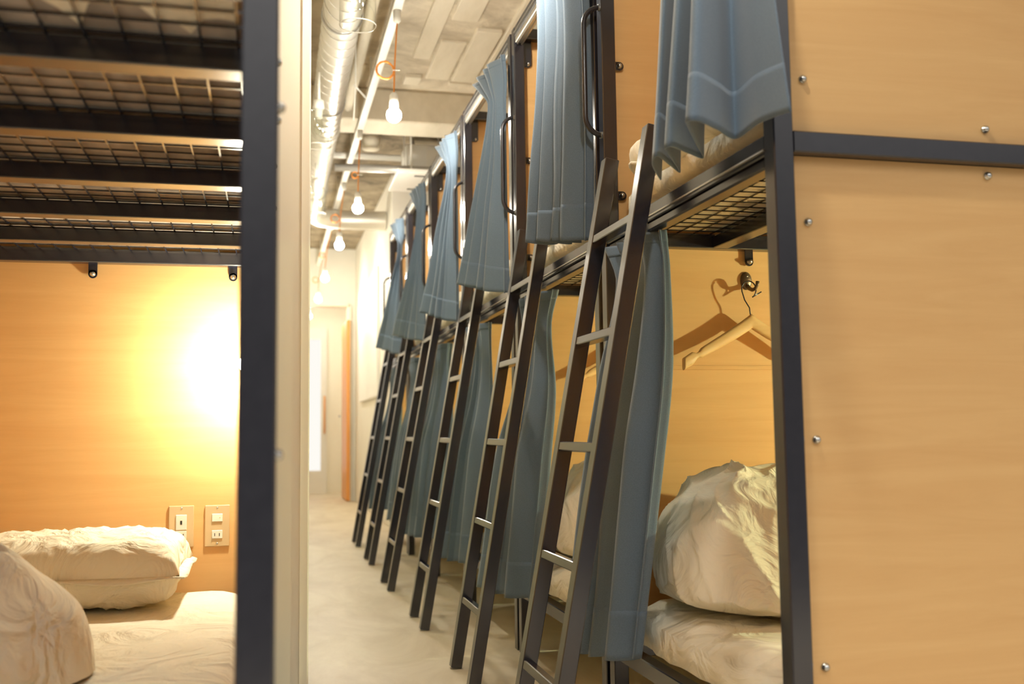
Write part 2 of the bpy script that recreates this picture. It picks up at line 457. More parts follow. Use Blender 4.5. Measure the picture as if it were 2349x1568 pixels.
# ------------------------------------------------------------------ mattresses and bedding
def softbox(bm, x0, x1, y0, y1, z0, z1, n=(24, 18, 6), p=5.0, amp=0.006, fr=6.0, seed=0, ridge=0.0, puff=0.0, slope=0.0, back=0.0):
    """a rounded box of cloth: cube grid pushed onto a super-ellipsoid and wrinkled"""
    cx, cy, cz = (x0 + x1) / 2, (y0 + y1) / 2, (z0 + z1) / 2
    hx, hy, hz = (x1 - x0) / 2, (y1 - y0) / 2, (z1 - z0) / 2
    vd = {}
    def V(i, j, k):
        key = (i, j, k)
        if key in vd: return vd[key]
        u, v, w = 2 * i / n[0] - 1, 2 * j / n[1] - 1, 2 * k / n[2] - 1
        m_ = max(abs(u), abs(v), abs(w), 1e-6)
        L = (abs(u) ** p + abs(v) ** p + abs(w) ** p) ** (1 / p)
        s = m_ / L
        P = Vector((cx + hx * u * s, cy + hy * v * s, cz + hz * w * s))
        if puff and w > -0.5:
            P.z += puff * (1 - u * u) * (1 - v * v) * (w + 1) / 2
        q = Vector((P.x * fr + seed * 3.1, P.y * fr + seed, P.z * fr * 1.3))
        nv = noise.noise_vector(q)
        P += nv * amp
        if ridge:
            r_ = 1 - abs(noise.noise(Vector((P.x * 4.0 + P.y * 7 + seed, P.y * 2.4 - P.x * 5, P.z * 5 + seed))) * 2.4)
            r2 = 1 - abs(noise.noise(Vector((P.x * 9.0 - P.y * 6 + seed * 2, P.y * 9, P.z * 9 + 4))) * 2.6)
            o_ = Vector((u, v, w)).normalized()
            P += o_ * ridge * (max(r_, 0) ** 3 + 0.5 * max(r2, 0) ** 3)
        if slope:
            P.z = z0 + (P.z - z0) * 0.42 if P.z < cz else z0 + hz * 0.42 + (P.z - cz) * 1.58
            zf = min(1.0, max(0.0, (P.z - z0) / (z1 - z0)))
            yf = (y1 - P.y) / (y1 - y0)
            P.y -= slope * yf * (1 - zf) ** 1.5
            P.z -= back * max(0.0, yf) ** 2 * zf * (z1 - z0)
        if P.z < z0: P.z = z0
        vd[key] = bm.verts.new(P)
        return vd[key]
    def quad(a, b, c_, d):
        f = bm.faces.new((a, b, c_, d)); f.smooth = True
    for i in range(n[0]):
        for j in range(n[1]):
            for k in (0, n[2]):
                quad(V(i, j, k), V(i + 1, j, k), V(i + 1, j + 1, k), V(i, j + 1, k))
    for i in range(n[0]):
        for k in range(n[2]):
            for j in (0, n[1]):
                quad(V(i, j, k), V(i + 1, j, k), V(i + 1, j, k + 1), V(i, j, k + 1))
    for j in range(n[1]):
        for k in range(n[2]):
            for i in (0, n[0]):
                quad(V(i, j, k), V(i, j + 1, k), V(i, j + 1, k + 1), V(i, j, k + 1))

def make_mattress(label, zb, group, loc, rz, upper, front=0.0):
    root = thing('mattress', label, 'mattress', loc, rz, group)
    bm = NB()
    softbox(bm, 0.022 - front, 2.0, 0.048, Wd - 0.048, zb, zb + (0.085 if upper else 0.122), (44, 22, 4), 9, 0.004, 7, 2, 0.006)
    obj('mattress_body', bm, linen, root)
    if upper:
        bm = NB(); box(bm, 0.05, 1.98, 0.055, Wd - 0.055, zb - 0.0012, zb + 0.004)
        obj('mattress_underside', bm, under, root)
        # loose sheet end tucked under the front, ragged edge
        bm = NB(); rr = random.Random(11)
        ny = 44; rows = []
        for j in range(ny + 1):
            y = 0.055 + (Wd - 0.11) * j / ny
            e = 0.24 + 0.07 * noise.noise(Vector((y * 5, 3, 0))) + 0.06 * noise.noise(Vector((y * 17, 8, 0)))
            e += (0.05 if j % 7 == 3 else -0.03 if j % 7 == 6 else 0)
            rows.append([bm.verts.new((0.046 + (e - 0.046) * i / 5, y, zb - 0.0028 - 0.0008 * math.sin(i * 2.1 + j * 0.9))) for i in range(6)])
        for A, B in zip(rows, rows[1:]):
            for i in range(5): bm.faces.new((A[i], A[i + 1], B[i + 1], B[i]))
        obj('tucked_sheet', bm, linen, root)
    return root

gU, gL = 'mattresses on the upper decks of the right row', 'mattresses on the lower decks of the right row'
ZU, ZL = DECK + 0.0458, 0.2405
mu = make_mattress('ivory upper mattress of the nearest right hand bunk, seen over the black wire mesh', ZU, gU, (0.89, 1.623, 0), ROT, True)
ml = make_mattress('ivory lower mattress under the puffed quilt in the nearest right hand bunk', ZL, gL, (0.89, 1.623, 0), ROT, False, 0.012)
for k in range(1, 6):
    for src, lv in ((mu, 'upper'), (ml, 'lower')):
        c = copy_tree(src); c.location = (*row_xy(k), 0)
        c['label'] = 'ivory mattress on the %s deck of the %s bunk in the right row' % (lv, ORD[k])
m_l = make_mattress('white lower mattress of the left bunk, with pillow and quilt on it', ZL, None, (0.010, 1.09, 0), PI / 2, False)
m_l2 = make_mattress('mattress on the upper deck of the left bunk, seen from below through wire mesh', ZU, None, (0.010, 1.09, 0), PI / 2, True)

# quilts in the right row
def make_quilt(label, group, loc, rz, ext, seed, p=3.2, amp=0.016, ridge=0.022, n=(64, 48, 22), slope=0.0, back=0.0):
    x0, x1, y0, y1, z0, z1 = ext
    cx_, cy_ = (x0 + x1) / 2, (y0 + y1) / 2
    root = thing('folded_quilt', label, 'quilt', loc, rz, group)
    bm = NB(); softbox(bm, x0, x1, y0, y1, z0, z1, n, p, amp, 5, seed, ridge, 0.0, slope, back)
    obj('quilt_cover', bm, linen, root)
    # piped seam running round the cover
    if slope: return root
    bm = NB()
    pts = []
    hx, hy = (x1 - x0) / 2, (y1 - y0) / 2
    for k in range(48):
        a = 2 * PI * k / 48
        c_, s_ = math.cos(a), math.sin(a)
        L = (abs(c_) ** p + abs(s_) ** p) ** (1 / p)
        pts.append((cx_ + (hx + 0.004) * c_ / L, cy_ + (hy + 0.004) * s_ / L, z0 + (z1 - z0) * 0.30 + 0.012 * math.sin(5 * a + seed)))
    tube(bm, pts, 0.005, 6, closed=True)
    obj('piped_seam', bm, linen, root)
    return root

gQ, gQ2 = 'quilts folded on the lower decks of the right row', 'quilts folded on the upper decks of the right row'
ql = make_quilt('puffed ivory quilt folded under the clothes hanger in the nearest right hand bunk', gQ, (0.89, 1.623, 0), ROT,
                (0.040, 0.82, 0.50, 0.918, 0.372, 0.705), 3, 3.0, 0.022, 0.015, (90, 70, 36), 0.16, 0.28)
qu = make_quilt('white quilt bulging over the upper rail behind the nearest ladder', gQ2, (0.89, 1.623, 0), ROT,
                (0.022, 0.70, 0.52, 0.930, ZU + 0.094, 1.565), 7, 3.0, 0.010, 0.012, (30, 24, 10))
for k in range(1, 6):
    for src, lv in ((ql, 'lower'), (qu, 'upper')):
        c = copy_tree(src); c.location = (*row_xy(k), 0)
        c['label'] = 'folded ivory quilt on the %s deck of the %s bunk in the right row' % (lv, ORD[k])
# flat sheet / second cover lying along the upper front rail of the near bunk
bm = NB(); softbox(bm, 0.030, 0.60, 0.06, 0.50, ZU + 0.094, 1.478, (36, 30, 8), 4, 0.010, 9, 5, 0.016)
o = obj('blanket', bm, linen); o.location = (0.89, 1.623, 0); o.rotation_euler = (0, 0, ROT)
tag(o, 'rumpled peach sheet lying on the upper deck under the nearest hanging curtain', 'blanket')

# left bunk: pillow and quilt (world coordinates)
def make_pillow():
    root = thing('pillow', 'plump white pillow with a flanged edge against the wood beside the sockets', 'pillow', (-0.50, 2.86, 0.370))
    hx, hy, h = 0.295, 0.225, 0.17
    n1, n2 = 60, 44
    bm = NB()
    grid = {}
    for s in (1, -1):
        for i in range(n1 + 1):
            for j in range(n2 + 1):
                u, v = 2 * i / n1 - 1, 2 * j / n2 - 1
                edge = i in (0, n1) or j in (0, n2)
                if s == -1 and edge:
                    grid[(s, i, j)] = grid[(1, i, j)]; continue
                prof = (max(0, 1 - abs(u) ** 6.0) ** 0.36) * (max(0, 1 - abs(v) ** 5.0) ** 0.36)
                zz = 0.5 * h + (0.5 * h) * s * prof * (1.05 if s > 0 else 0.98)
                w = noise.noise(Vector((u * 3, v * 4, s * 3))) * 0.010 * prof
                rr_ = 1 - abs(noise.noise(Vector((u * 6 + v * 3, v * 5 - u * 2, 7 + s))) * 2.5)
                zz += s * (w + 0.008 * max(0, rr_) ** 3 * prof)
                pin = 1 - 0.05 * (1 - abs(v) ** 2) * abs(u) ** 6
                x_ = hx * u * pin + noise.noise(Vector((v * 4, zz * 9, u))) * 0.006
                y_ = hy * v * (1 - 0.05 * (1 - u * u) * abs(v) ** 6)
                grid[(s, i, j)] = bm.verts.new((x_, y_, max(zz, 0.0)))
        for i in range(n1):
            for j in range(n2):
                f = bm.faces.new((grid[(s, i, j)], grid[(s, i + 1, j)], grid[(s, i + 1, j + 1)], grid[(s, i, j + 1)])); f.smooth = True
    obj('pillow_body', bm, linen, root)
    bm = NB()
    ring = []
    for k in range(120):
        t = k / 120 * 4; sd = int(t); q = t - sd
        u, v = [(2 * q - 1, -1), (1, 2 * q - 1), (1 - 2 * q, 1), (-1, 1 - 2 * q)][sd]
        ring.append((u, v))
    A, B = [], []
    for u, v in ring:
        pz = 0.5 * h + 0.006 * math.sin(u * 7 + v * 5)
        A.append(bm.verts.new((hx * u * 0.955, hy * v * 0.955, 0.5 * h)))
        B.append(bm.verts.new((hx * u * 1.045, hy * v * 1.05, pz - 0.008)))
    for k in range(120):
        f = bm.faces.new((A[k], A[(k + 1) % 120], B[(k + 1) % 120], B[k])); f.smooth = True
    fl = obj('flange', bm, linen, root)
    md = fl.modifiers.new('thick', 'SOLIDIFY'); md.thickness = 0.004
    return root
make_pillow()

bm = NB()
nu, nv = 70, 60
rows = []
for i in range(nu + 1):
    a = i / nu
    row = []
    for j in range(nv + 1):
        b = j / nv
        # mound: radial profile with concentric folds
        ang = b * 2 * PI
        edge = 1 + 0.10 * math.sin(3 * ang + 0.5) + 0.05 * math.sin(7 * ang)
        rx, ry = 0.295 * edge, 0.36 * edge
        x_ = -0.63 + rx * a * math.cos(ang)
        y_ = 1.93 + ry * a * math.sin(ang)
        base = 0.215 * (max(0.0, 1 - a ** 4.5)) ** 0.5
        fold = math.sin(a * 12.5 + 0.8 * math.sin(ang * 2) + 1.2 * noise.noise(Vector((x_ * 4, y_ * 4, 1))))
        base += 0.024 * fold * (1 - a ** 4) * min(1, a * 3) + 0.012 * noise.noise(Vector((x_ * 7, y_ * 7, 4))) * (1 - a)
        base += 0.016 * math.sin(ang * 9 + a * 4) * min(1, a * 2) * (1 - a ** 6)
        row.append(bm.verts.new((x_, y_, 0.372 + max(base, 0.0))))
    rows.append(row)
for A, B in zip(rows, rows[1:]):
    for j in range(nv):
        f = bm.faces.new((A[j], A[j + 1], B[j + 1], B[j])); f.smooth = True
bmesh.ops.remove_doubles(bm, verts=bm.verts[:], dist=1e-5)
q = obj('rumpled_quilt', bm, linen)
tag(q, 'thrown back white quilt in soft rolled folds on the left bunk mattress', 'quilt')

# ------------------------------------------------------------------ curtains
def lerp_keys(keys, t):
    n = len(keys) - 1
    for i in range(n):
        if t <= keys[i + 1][0] or i == n - 1:
            a, b = keys[i], keys[i + 1]
            s = (t - a[0]) / (b[0] - a[0])
            p0 = keys[max(i - 1, 0)]; p3 = keys[min(i + 2, n)]
            def cr(f):
                m1 = (f(b) - f(p0)) / max(b[0] - p0[0], 1e-6) * (b[0] - a[0])
                m2 = (f(p3) - f(a)) / max(p3[0] - a[0], 1e-6) * (b[0] - a[0])
                s2, s3 = s * s, s * s * s
                return (2 * s3 - 3 * s2 + 1) * f(a) + (s3 - 2 * s2 + s) * m1 + (-2 * s3 + 3 * s2) * f(b) + (s3 - s2) * m2
            return [Vector([cr(lambda k: k[1][c]) for c in range(3)]), Vector([cr(lambda k: k[2][c]) for c in range(3)]), cr(lambda k: k[3])]

def crom(P, n):
    """dense smooth polyline through P"""
    out = []
    P = [Vector(p) for p in P]
    for i in range(len(P) - 1):
        p0, p1, p2, p3 = P[max(i - 1, 0)], P[i], P[i + 1], P[min(i + 2, len(P) - 1)]
        for k in range(n):
            t = k / n
            out.append(0.5 * ((2 * p1) + (p2 - p0) * t + (2 * p0 - 5 * p1 + 4 * p2 - p3) * t * t + (3 * p1 - p0 - 3 * p2 + p3) * t ** 3))
    out.append(P[-1])
    return out

def sheet_of(surf, nu, t0, t1, nrow, thick, name, root):
    bm = NB()
    G = [[bm.verts.new(surf(t0 + (t1 - t0) * i / nrow, j / nu)) for j in range(nu + 1)] for i in range(nrow + 1)]
    for A, B in zip(G, G[1:]):
        for j in range(nu):
            f = bm.faces.new((A[j], A[j + 1], B[j + 1], B[j])); f.smooth = True
    o = obj(name, bm, cloth, root)
    md = o.modifiers.new('thick', 'SOLIDIFY'); md.thickness = thick; md.offset = 0
    return o

def curtain_parts(root, surf, nu, rows, hem):
    sheet_of(surf, nu, 0.0, 1.0, rows, 0.0022, 'drape', root)
    sheet_of(surf, nu, 1.0 - hem, 0.9992, 8, 0.0030, 'hem', root)
    sheet_of(surf, nu, 0.0006, 0.030, 4, 0.0038, 'header_tape', root)

def make_curtain(label, group, loc, keys, folds, seed, hem=0.115, under=0.30, rows=46, hemwave=0.004, taper=True):
    """keys: (t, left xyz, right xyz, fold depth); local coordinates of the bunk"""
    rr = random.Random(seed)
    amps = [rr.uniform(0.55, 1.3) for _ in range(folds * 2 + 3)]
    cuts = [0.0]
    for _ in range(folds): cuts.append(cuts[-1] + rr.uniform(0.55, 1.45))
    cuts = [c / cuts[-1] for c in cuts]
    root = thing('curtain', label, 'curtain', loc, ROT, group)
    cache = {}
    def surf(t, u):
        if t not in cache:
            cache.clear(); cache[t] = lerp_keys(keys, t)
        L, R, a = cache[t]
        d = R - L
        hd = Vector((d.x, d.y, 0)); hd.normalize()
        nrm = Vector((hd.y, -hd.x, 0))
        if nrm.x > 0: nrm = -nrm
        k = 0
        while k < folds - 1 and u > cuts[k + 1]: k += 1
        ph = k + (u - cuts[k]) / (cuts[k + 1] - cuts[k])
        q = ph - k                      # one knife pleat: a wide face, then a short return tucked behind it
        am = amps[k % len(amps)]
        tp = min(1.0, (1 - u) * 5 + 0.1) if taper else 1.0
        fr = 0.74
        if q < fr:
            g = q / fr; al = (1 + under) * g; w = math.cos(PI * g ** 0.75)
        else:
            g = (q - fr) / (1 - fr); e = g * g * (3 - 2 * g); al = (1 + under) - under * e; w = -1 + 2 * e
        wd = cuts[k + 1] - cuts[k]
        uu = cuts[k] + wd * (q + (al - q) * tp)
        P = L + d * uu + nrm * (a * 1.45 * w * am * tp)
        P += Vector((noise.noise(Vector((u * 4 + seed, t * 3, 0))), noise.noise(Vector((u * 4, t * 3 + seed, 5))), 0)) * 0.006 * min(1, t * 3) * tp
        if t > 0.97: P.z += hemwave * math.sin(ph * 5 + seed) * (t - 0.97) / 0.03
        return P
    curtain_parts(root, surf, folds * 22, rows, hem)
    return root

def make_open_curtain(label, group, loc, bottom, zt, zb, hem=0.10):
    root = thing('curtain', label, 'curtain', loc, ROT, group)
    B = crom([(x, y, 0) for x, y in bottom], 10)
    N = len(B) - 1
    def surf(t, u):
        f = u * N; i = min(int(f), N - 1); q = f - i
        b = B[i].lerp(B[i + 1], q)
        top = Vector((-0.045 + (b.x + 0.105) * 0.30, 0.02 + 0.30 * u + (b.y - (-0.14 + 0.47 * u)) * 0.25, 0))
        e = t ** 1.25
        p = top.lerp(b, e)
        p.z = zt + (zb - zt) * t + t * t * (0.012 * u + 0.006 * math.sin(u * 19))
        p.x += 0.010 * math.sin(t * 5 + u * 9) * t * (1 - t)
        return p
    curtain_parts(root, surf, N, 46, hem)
    return root

gC, gD = 'blue curtains on the upper bunks', 'blue curtains on the lower bunks'
def loc(k): return (*row_xy(k), 0)
make_open_curtain('blue curtain in big open folds hanging beside the plywood end panel, nearest of all', gC, loc(0),
    [(-0.043, -0.14), (-0.056, -0.06), (-0.052, 0.045), (-0.115, -0.012), (-0.178, -0.068), (-0.196, -0.062), (-0.175, -0.020), (-0.115, 0.085),
     (-0.050, 0.195), (-0.095, 0.160), (-0.155, 0.104), (-0.165, 0.112), (-0.150, 0.140), (-0.095, 0.235), (-0.045, 0.325), (-0.095, 0.262),
     (-0.148, 0.190), (-0.154, 0.200), (-0.130, 0.262), (-0.064, 0.385)], 2.246, 1.324)
make_curtain('grey blue upper curtain hanging straight and bunched, second from the camera', gC, loc(1),
    [(0.0, (-0.062, 0.30, 2.248), (-0.028, 0.03, 2.248), 0.020),
     (0.3, (-0.068, 0.275, 1.98), (-0.026, 0.00, 1.96), 0.018),
     (0.7, (-0.100, 0.25, 1.60), (-0.026, 0.00, 1.60), 0.022),
     (1.0, (-0.118, 0.243, 1.356), (-0.028, 0.01, 1.326), 0.026)], 4, 9)
def fan(dL, wb):
    return [(0.0, (-0.052, 0.40 + dL, 2.250), (-0.026, 0.03, 2.248), 0.016),
            (0.10, (-0.054, 0.25 + dL, 2.165), (-0.022, 0.01, 2.150), 0.014),
            (0.21, (-0.055, 0.105 + dL, 2.060), (-0.026, 0.0, 2.035), 0.011),
            (0.60, (-0.098, 0.19 + dL, 1.715), (-0.028, 0.0, 1.65), 0.016),
            (1.0, (-0.142, 0.295 + wb, 1.383), (-0.028, 0.0, 1.313), 0.022)]
make_curtain('grey upper curtain pinched near its top and fanned below, third from the camera', gC, loc(2), fan(0.0, 0.0), 4, 21)
make_curtain('pale blue upper curtain pinched under its pleats, fourth from the camera', gC, loc(3), fan(-0.06, -0.03), 4, 33)
make_curtain('pale blue upper curtain with many even fan pleats, fifth from the camera', gC, loc(4), fan(-0.05, 0.14), 5, 45)
make_curtain('farthest upper blue curtain with smooth folds, last before the white wall', gC, loc(5), fan(-0.10, 0.06), 4, 58)
make_curtain('dark blue lower curtain hanging behind the nearest ladder beside the quilt', gD, loc(0),
    [(0.0, (0.006, 0.905, 1.284), (0.022, 0.60, 1.274), 0.018),
     (0.10, (0.008, 0.83, 1.175), (0.020, 0.575, 1.175), 0.016),
     (0.32, (-0.012, 0.90, 0.94), (0.010, 0.565, 0.94), 0.024),
     (0.55, (-0.046, 0.935, 0.71), (-0.020, 0.565, 0.71), 0.026),
     (1.0, (-0.095, 0.975, 0.222), (-0.050, 0.65, 0.262), 0.024)], 4, 64)
def low(wl, s):
    return [(0.0, (0.006, 0.86, 1.272), (0.022, 0.53, 1.262), 0.018),
            (0.12, (0.008, 0.80 + wl, 1.130), (0.020, 0.605 - s, 1.150), 0.014),
            (0.30, (-0.004, 0.86 + wl, 0.95), (0.010, 0.560 - s, 0.93), 0.022),
            (0.55, (-0.050, 0.93 + wl, 0.71), (-0.016, 0.555 - s, 0.70), 0.030),
            (1.0, (-0.110, 1.02 + wl, 0.225), (-0.050, 0.61 - s, 0.250), 0.028)]
make_curtain('dark blue lower curtain behind the second ladder from the camera', gD, loc(1), low(0.04, 0.0), 4, 71)
make_curtain('blue lower curtain behind the third ladder from the camera', gD, loc(2), low(0.0, 0.09), 4, 83)
make_curtain('blue lower curtain behind the fourth ladder from the camera', gD, loc(3), low(0.02, 0.05), 4, 95)
make_curtain('blue lower curtain behind the fifth ladder from the camera', gD, loc(4), low(-0.02, 0.06), 4, 107)
make_curtain('blue lower curtain behind the farthest ladder', gD, loc(5), low(0.0, 0.04), 4, 119)

# ------------------------------------------------------------------ ladders
RT = 0.038
def make_ladder(label, group):
    root = thing('ladder', label, 'ladder', group=group)
    H = 1.53
    for y in (0.0, 0.30):
        bm = NB(); box(bm, 0, RT, y, y + RT, 0.0, H, 0.002)
        for v in bm.verts:
            if v.co.z > H - 0.1: v.co.z += 0.0
        obj('side_rail', bm, steel, root)
    for z in (0.238, 0.508, 0.778, 1.048, 1.318):
        bm = NB(); box(bm, 0.0015, 0.0265, RT - 0.001, 0.301, z - 0.022, z, 0.002); obj('rung', bm, steel, root)
    return root
gLd = 'black steel ladders leaning on the right row'
lads = [(2.150, .572, .190), (3.125, .610, .172), (4.108, .607, .175), (5.147, .595, .182), (6.182, .602, .177), (7.191, .610, .176)]
llab = ['black steel ladder nearest to the camera, in front of the clothes hanger bunk',
        'black steel ladder, second from the camera', 'black steel ladder, third from the camera',
        'black steel ladder, fourth from the camera', 'black steel ladder, fifth from the camera, before the last one',
        'black steel ladder farthest from the camera']
l0 = make_ladder(llab[0], gLd)
for k, (Y, xb, sl) in enumerate(lads):
    c = l0 if k == 0 else copy_tree(l0)
    c['label'] = llab[k]
    c.location = (xb, Y, 0.007)
    c.rotation_euler = (0, math.atan(sl), 0)

# ------------------------------------------------------------------ coat hooks and hangers
def make_hook(label, group, p):
    root = thing('coat_hook', label, 'hook', p, ROT, group)
    bm = NB()
    prof = [(0, -0.009), (0.012, -0.008), (0.0165, -0.004), (0.0175, 0.0), (0, 0.0)]
    lathe(bm, prof, (0, 0, 0.004), 'Y', 24)
    for v in bm.verts: v.co.z = 0.004 + (v.co.z - 0.004) * 1.5
    obj('base_plate', bm, hook_m, root)
    bm = NB()
    pts = [(0, -0.006, -0.012)]
    for k in range(12):
        a = -PI / 2 + k / 11 * 3.9
        pts.append((0.003 * k / 11 + 0.010, -0.022 + 0.015 * math.sin(a) * -1 - 0.010, -0.026 - 0.014 * math.cos(a)))
    pts = [(0, -0.006, -0.010), (0.002, -0.016, -0.020), (0.004, -0.030, -0.026), (0.007, -0.042, -0.024), (0.010, -0.048, -0.014), (0.012, -0.048, -0.004)]
    tube(bm, pts, [0.006, 0.006, 0.0055, 0.005, 0.005, 0.0055], 10); obj('hook_arm', bm, hook_m, root)
    for z in (0.016, -0.006):
        bm = NB(); lathe(bm, [(0, -0.002), (0.003, -0.001), (0.0035, 0.001)], (0, -0.009, z), 'Y', 10); obj('screw', bm, zinc, root)
    return root
def make_hanger(label, group, p):
    """p: the point where the wire hangs in the hook; hanger lies in the local XZ plane"""
    root = thing('clothes_hanger', label, 'hanger', p, ROT + 0.0, group)
    bm = NB(); pts = []
    for k in range(15):     # open hook
        a = -0.35 * PI + k / 14 * 1.42 * PI
        pts.append((-0.004 + 0.022 * math.cos(a), 0, -0.022 + 0.024 * math.sin(a)))
    pts = [(0.034, 0, -0.028)] + pts + [(-0.018, 0, -0.052), (-0.004, 0, -0.074), (0.0, 0, -0.112)]
    tube(bm, pts, 0.0018, 8); obj('wire_hook', bm, handle_steel, root)
    bm = NB()
    n = 30
    rows_ = []
    for i in range(-n, n + 1):
        s = i / n; a = abs(s)
        x = 0.215 * s
        cz = -0.122 - 0.112 * a ** 1.06 + 0.010 * (1 - a) ** 6
        hgt = 0.021 - 0.009 * a + (0.005 if a > 0.86 else 0) - (0.006 if 0.76 < a < 0.82 else 0)
        th = 0.0075 + 0.002 * (1 - a)
        yb = 0.016 * a * a
        ring = []
        for k in range(12):
            t = 2 * PI * k / 12
            c_, s_ = math.cos(t), math.sin(t)
            ring.append(bm.verts.new((x, -yb + th * math.copysign(abs(c_) ** 0.6, c_), cz + hgt * math.copysign(abs(s_) ** 0.7, s_))))
        rows_.append(ring)
    for A, B in zip(rows_, rows_[1:]):
        for k in range(12):
            f = bm.faces.new((A[k], A[(k + 1) % 12], B[(k + 1) % 12], B[k])); f.smooth = True
    bm.faces.new(rows_[0]); bm.faces.new(rows_[-1][::-1])
    obj('wooden_arms', bm, woodm, root)
    return root
for k, (la, lb) in enumerate([('bronze coat hook on the plywood holding the nearest clothes hanger', 'wooden clothes hanger hanging over the puffed quilt in the nearest right hand bunk'),
                              ('bronze coat hook on the plywood of the second bunk in the right row', 'wooden clothes hanger in the second bunk, its tip showing behind the nearest ladder')]):
    x0, y0 = row_xy(k)
    yp = y0 + Wd + 0.001
    make_hook(la, 'coat hooks on the bunk panels', (x0 + 0.435, yp - 0.0020, 1.212))
    make_hanger(lb, 'wooden clothes hangers', (x0 + 0.428, yp - 0.040, 1.208))

# small wooden ledge strip crossing the panel under the hanger
for k in range(1):
    x0, y0 = row_xy(k)
    bm = NB(); box(bm, 0.05, 1.9, -0.004, 0.0, 0.0, 0.012, 0.0008)
    o = obj('panel_batten', bm, ply); o.location = (x0, y0 + Wd + 0.0005, 0.962); o.rotation_euler = (0, 0, ROT)
    tag(o, 'thin plywood strip across the panel under the clothes hanger', 'batten')

# ------------------------------------------------------------------ sockets and reading lamps of the bunks
def make_outlet(label, xc, zc, kind):
    yw = 1.09 + Dp - 0.0115
    root = thing('wall_outlet', label, 'socket', (xc, yw, zc), 0, 'switch and socket plates on the left bunk panel')
    bm = NB(); box(bm, -0.035, 0.035, -0.006, 0.0, -0.06, 0.06, 0.002, 2); obj('cover_plate', bm, plate_m, root)
    for z in (-0.052, 0.052):
        bm = NB(); lathe(bm, [(0, -0.0015), (0.0025, -0.001), (0.003, 0.0)], (0, -0.006, z), 'Y', 10); obj('screw', bm, zinc, root)
    if kind == 0:
        bm = NB(); box(bm, -0.015, 0.015, -0.009, -0.006, -0.010, 0.034, 0.001); sw = obj('switch', bm, ivory_pl, root)
        bm = NB(); box(bm, -0.0028, 0.0028, -0.0095, -0.009, 0.006, 0.017); obj('slot', bm, dark_slot, sw)
    else:
        bm = NB(); box(bm, -0.015, 0.015, -0.009, -0.006, 0.012, 0.035, 0.001); sw = obj('switch', bm, ivory_pl, root)
        bm = NB(); box(bm, 0.006, 0.009, -0.0095, -0.009, 0.022, 0.025); obj('indicator', bm, plate_m, sw)
    bm = NB(); box(bm, -0.015, 0.015, -0.009, -0.006, -0.037, -0.013, 0.001); so = obj('socket', bm, ivory_pl, root)
    for x_ in (-0.0065, 0.0065):
        bm = NB(); box(bm, x_ - 0.001, x_ + 0.001, -0.0095, -0.009, -0.030, -0.021); obj('slot', bm, dark_slot, so)
make_outlet('left of two metal plates on the plywood, with tall switch and socket', -0.240, 0.533, 0)
make_outlet('right of two metal plates on the plywood, with short switch and socket, nearer the post', -0.139, 0.532, 1)

def make_reading_lamp(label, group, p, rz, arm=0.0, m_=None):
    root = thing('reading_lamp', label, 'lamp', p, rz, group)
    bm = NB(); lathe(bm, [(0, -0.012), (0.018, -0.011), (0.022, -0.004), (0.022, 0.0), (0, 0.0)], (0, 0, 0), 'X', 24); obj('wall_plate', bm, white_m, root)
    bm = NB(); lathe(bm, [(0, -0.050 - arm), (0.016, -0.050 - arm), (0.018, -0.030 - arm), (0.010, -0.022 - arm), (0.009, -0.011), (0, -0.011)], (0, 0, 0), 'X', 20); obj('lamp_holder', bm, white_m, root)
    bm = NB(); lathe(bm, [(0.024 * math.sin(PI * i / 14), -0.072 - arm - 0.024 * math.cos(PI * i / 14)) for i in range(15)], (0, 0, 0), 'X', 24); obj('globe', bm, m_ or read_on, root)
    return root
make_reading_lamp('small lit globe lamp on the plywood of the left bunk, hidden behind the black post', None, (-0.056, 1.09 + Dp - 0.0122, 1.0), PI / 2, 0.06, read_left)
gR = 'reading lamps at the heads of the right row lower bunks'
r0 = None
for k in range(6):
    x0, y0 = row_xy(k)
    p = (x0 + Dp - 0.0125, y0 + 0.10, 1.0)
    lab = 'small lit globe lamp at the head of the %s right hand lower bunk' % ORD[k]
    if r0 is None: r0 = make_reading_lamp(lab, gR, p, ROT)
    else:
        c = copy_tree(r0); c.location = p; c['label'] = lab

# ------------------------------------------------------------------ lighting track, pendants
bm = NB()
box(bm, 0.548, 0.592, 1.0, 11.9, 2.742, 2.776, 0.003)
for y in [1.5 + 1.4 * i for i in range(8)]:
    tube(bm, [(0.57, y, 2.775), (0.57, y, 2.968 if 6.2 > y or y > 6.7 else 2.785)], 0.005, 8)
tr = tag(obj('lighting_track', bm, white_m), 'long white lighting track carrying the orange corded bulbs along the corridor', 'light track')

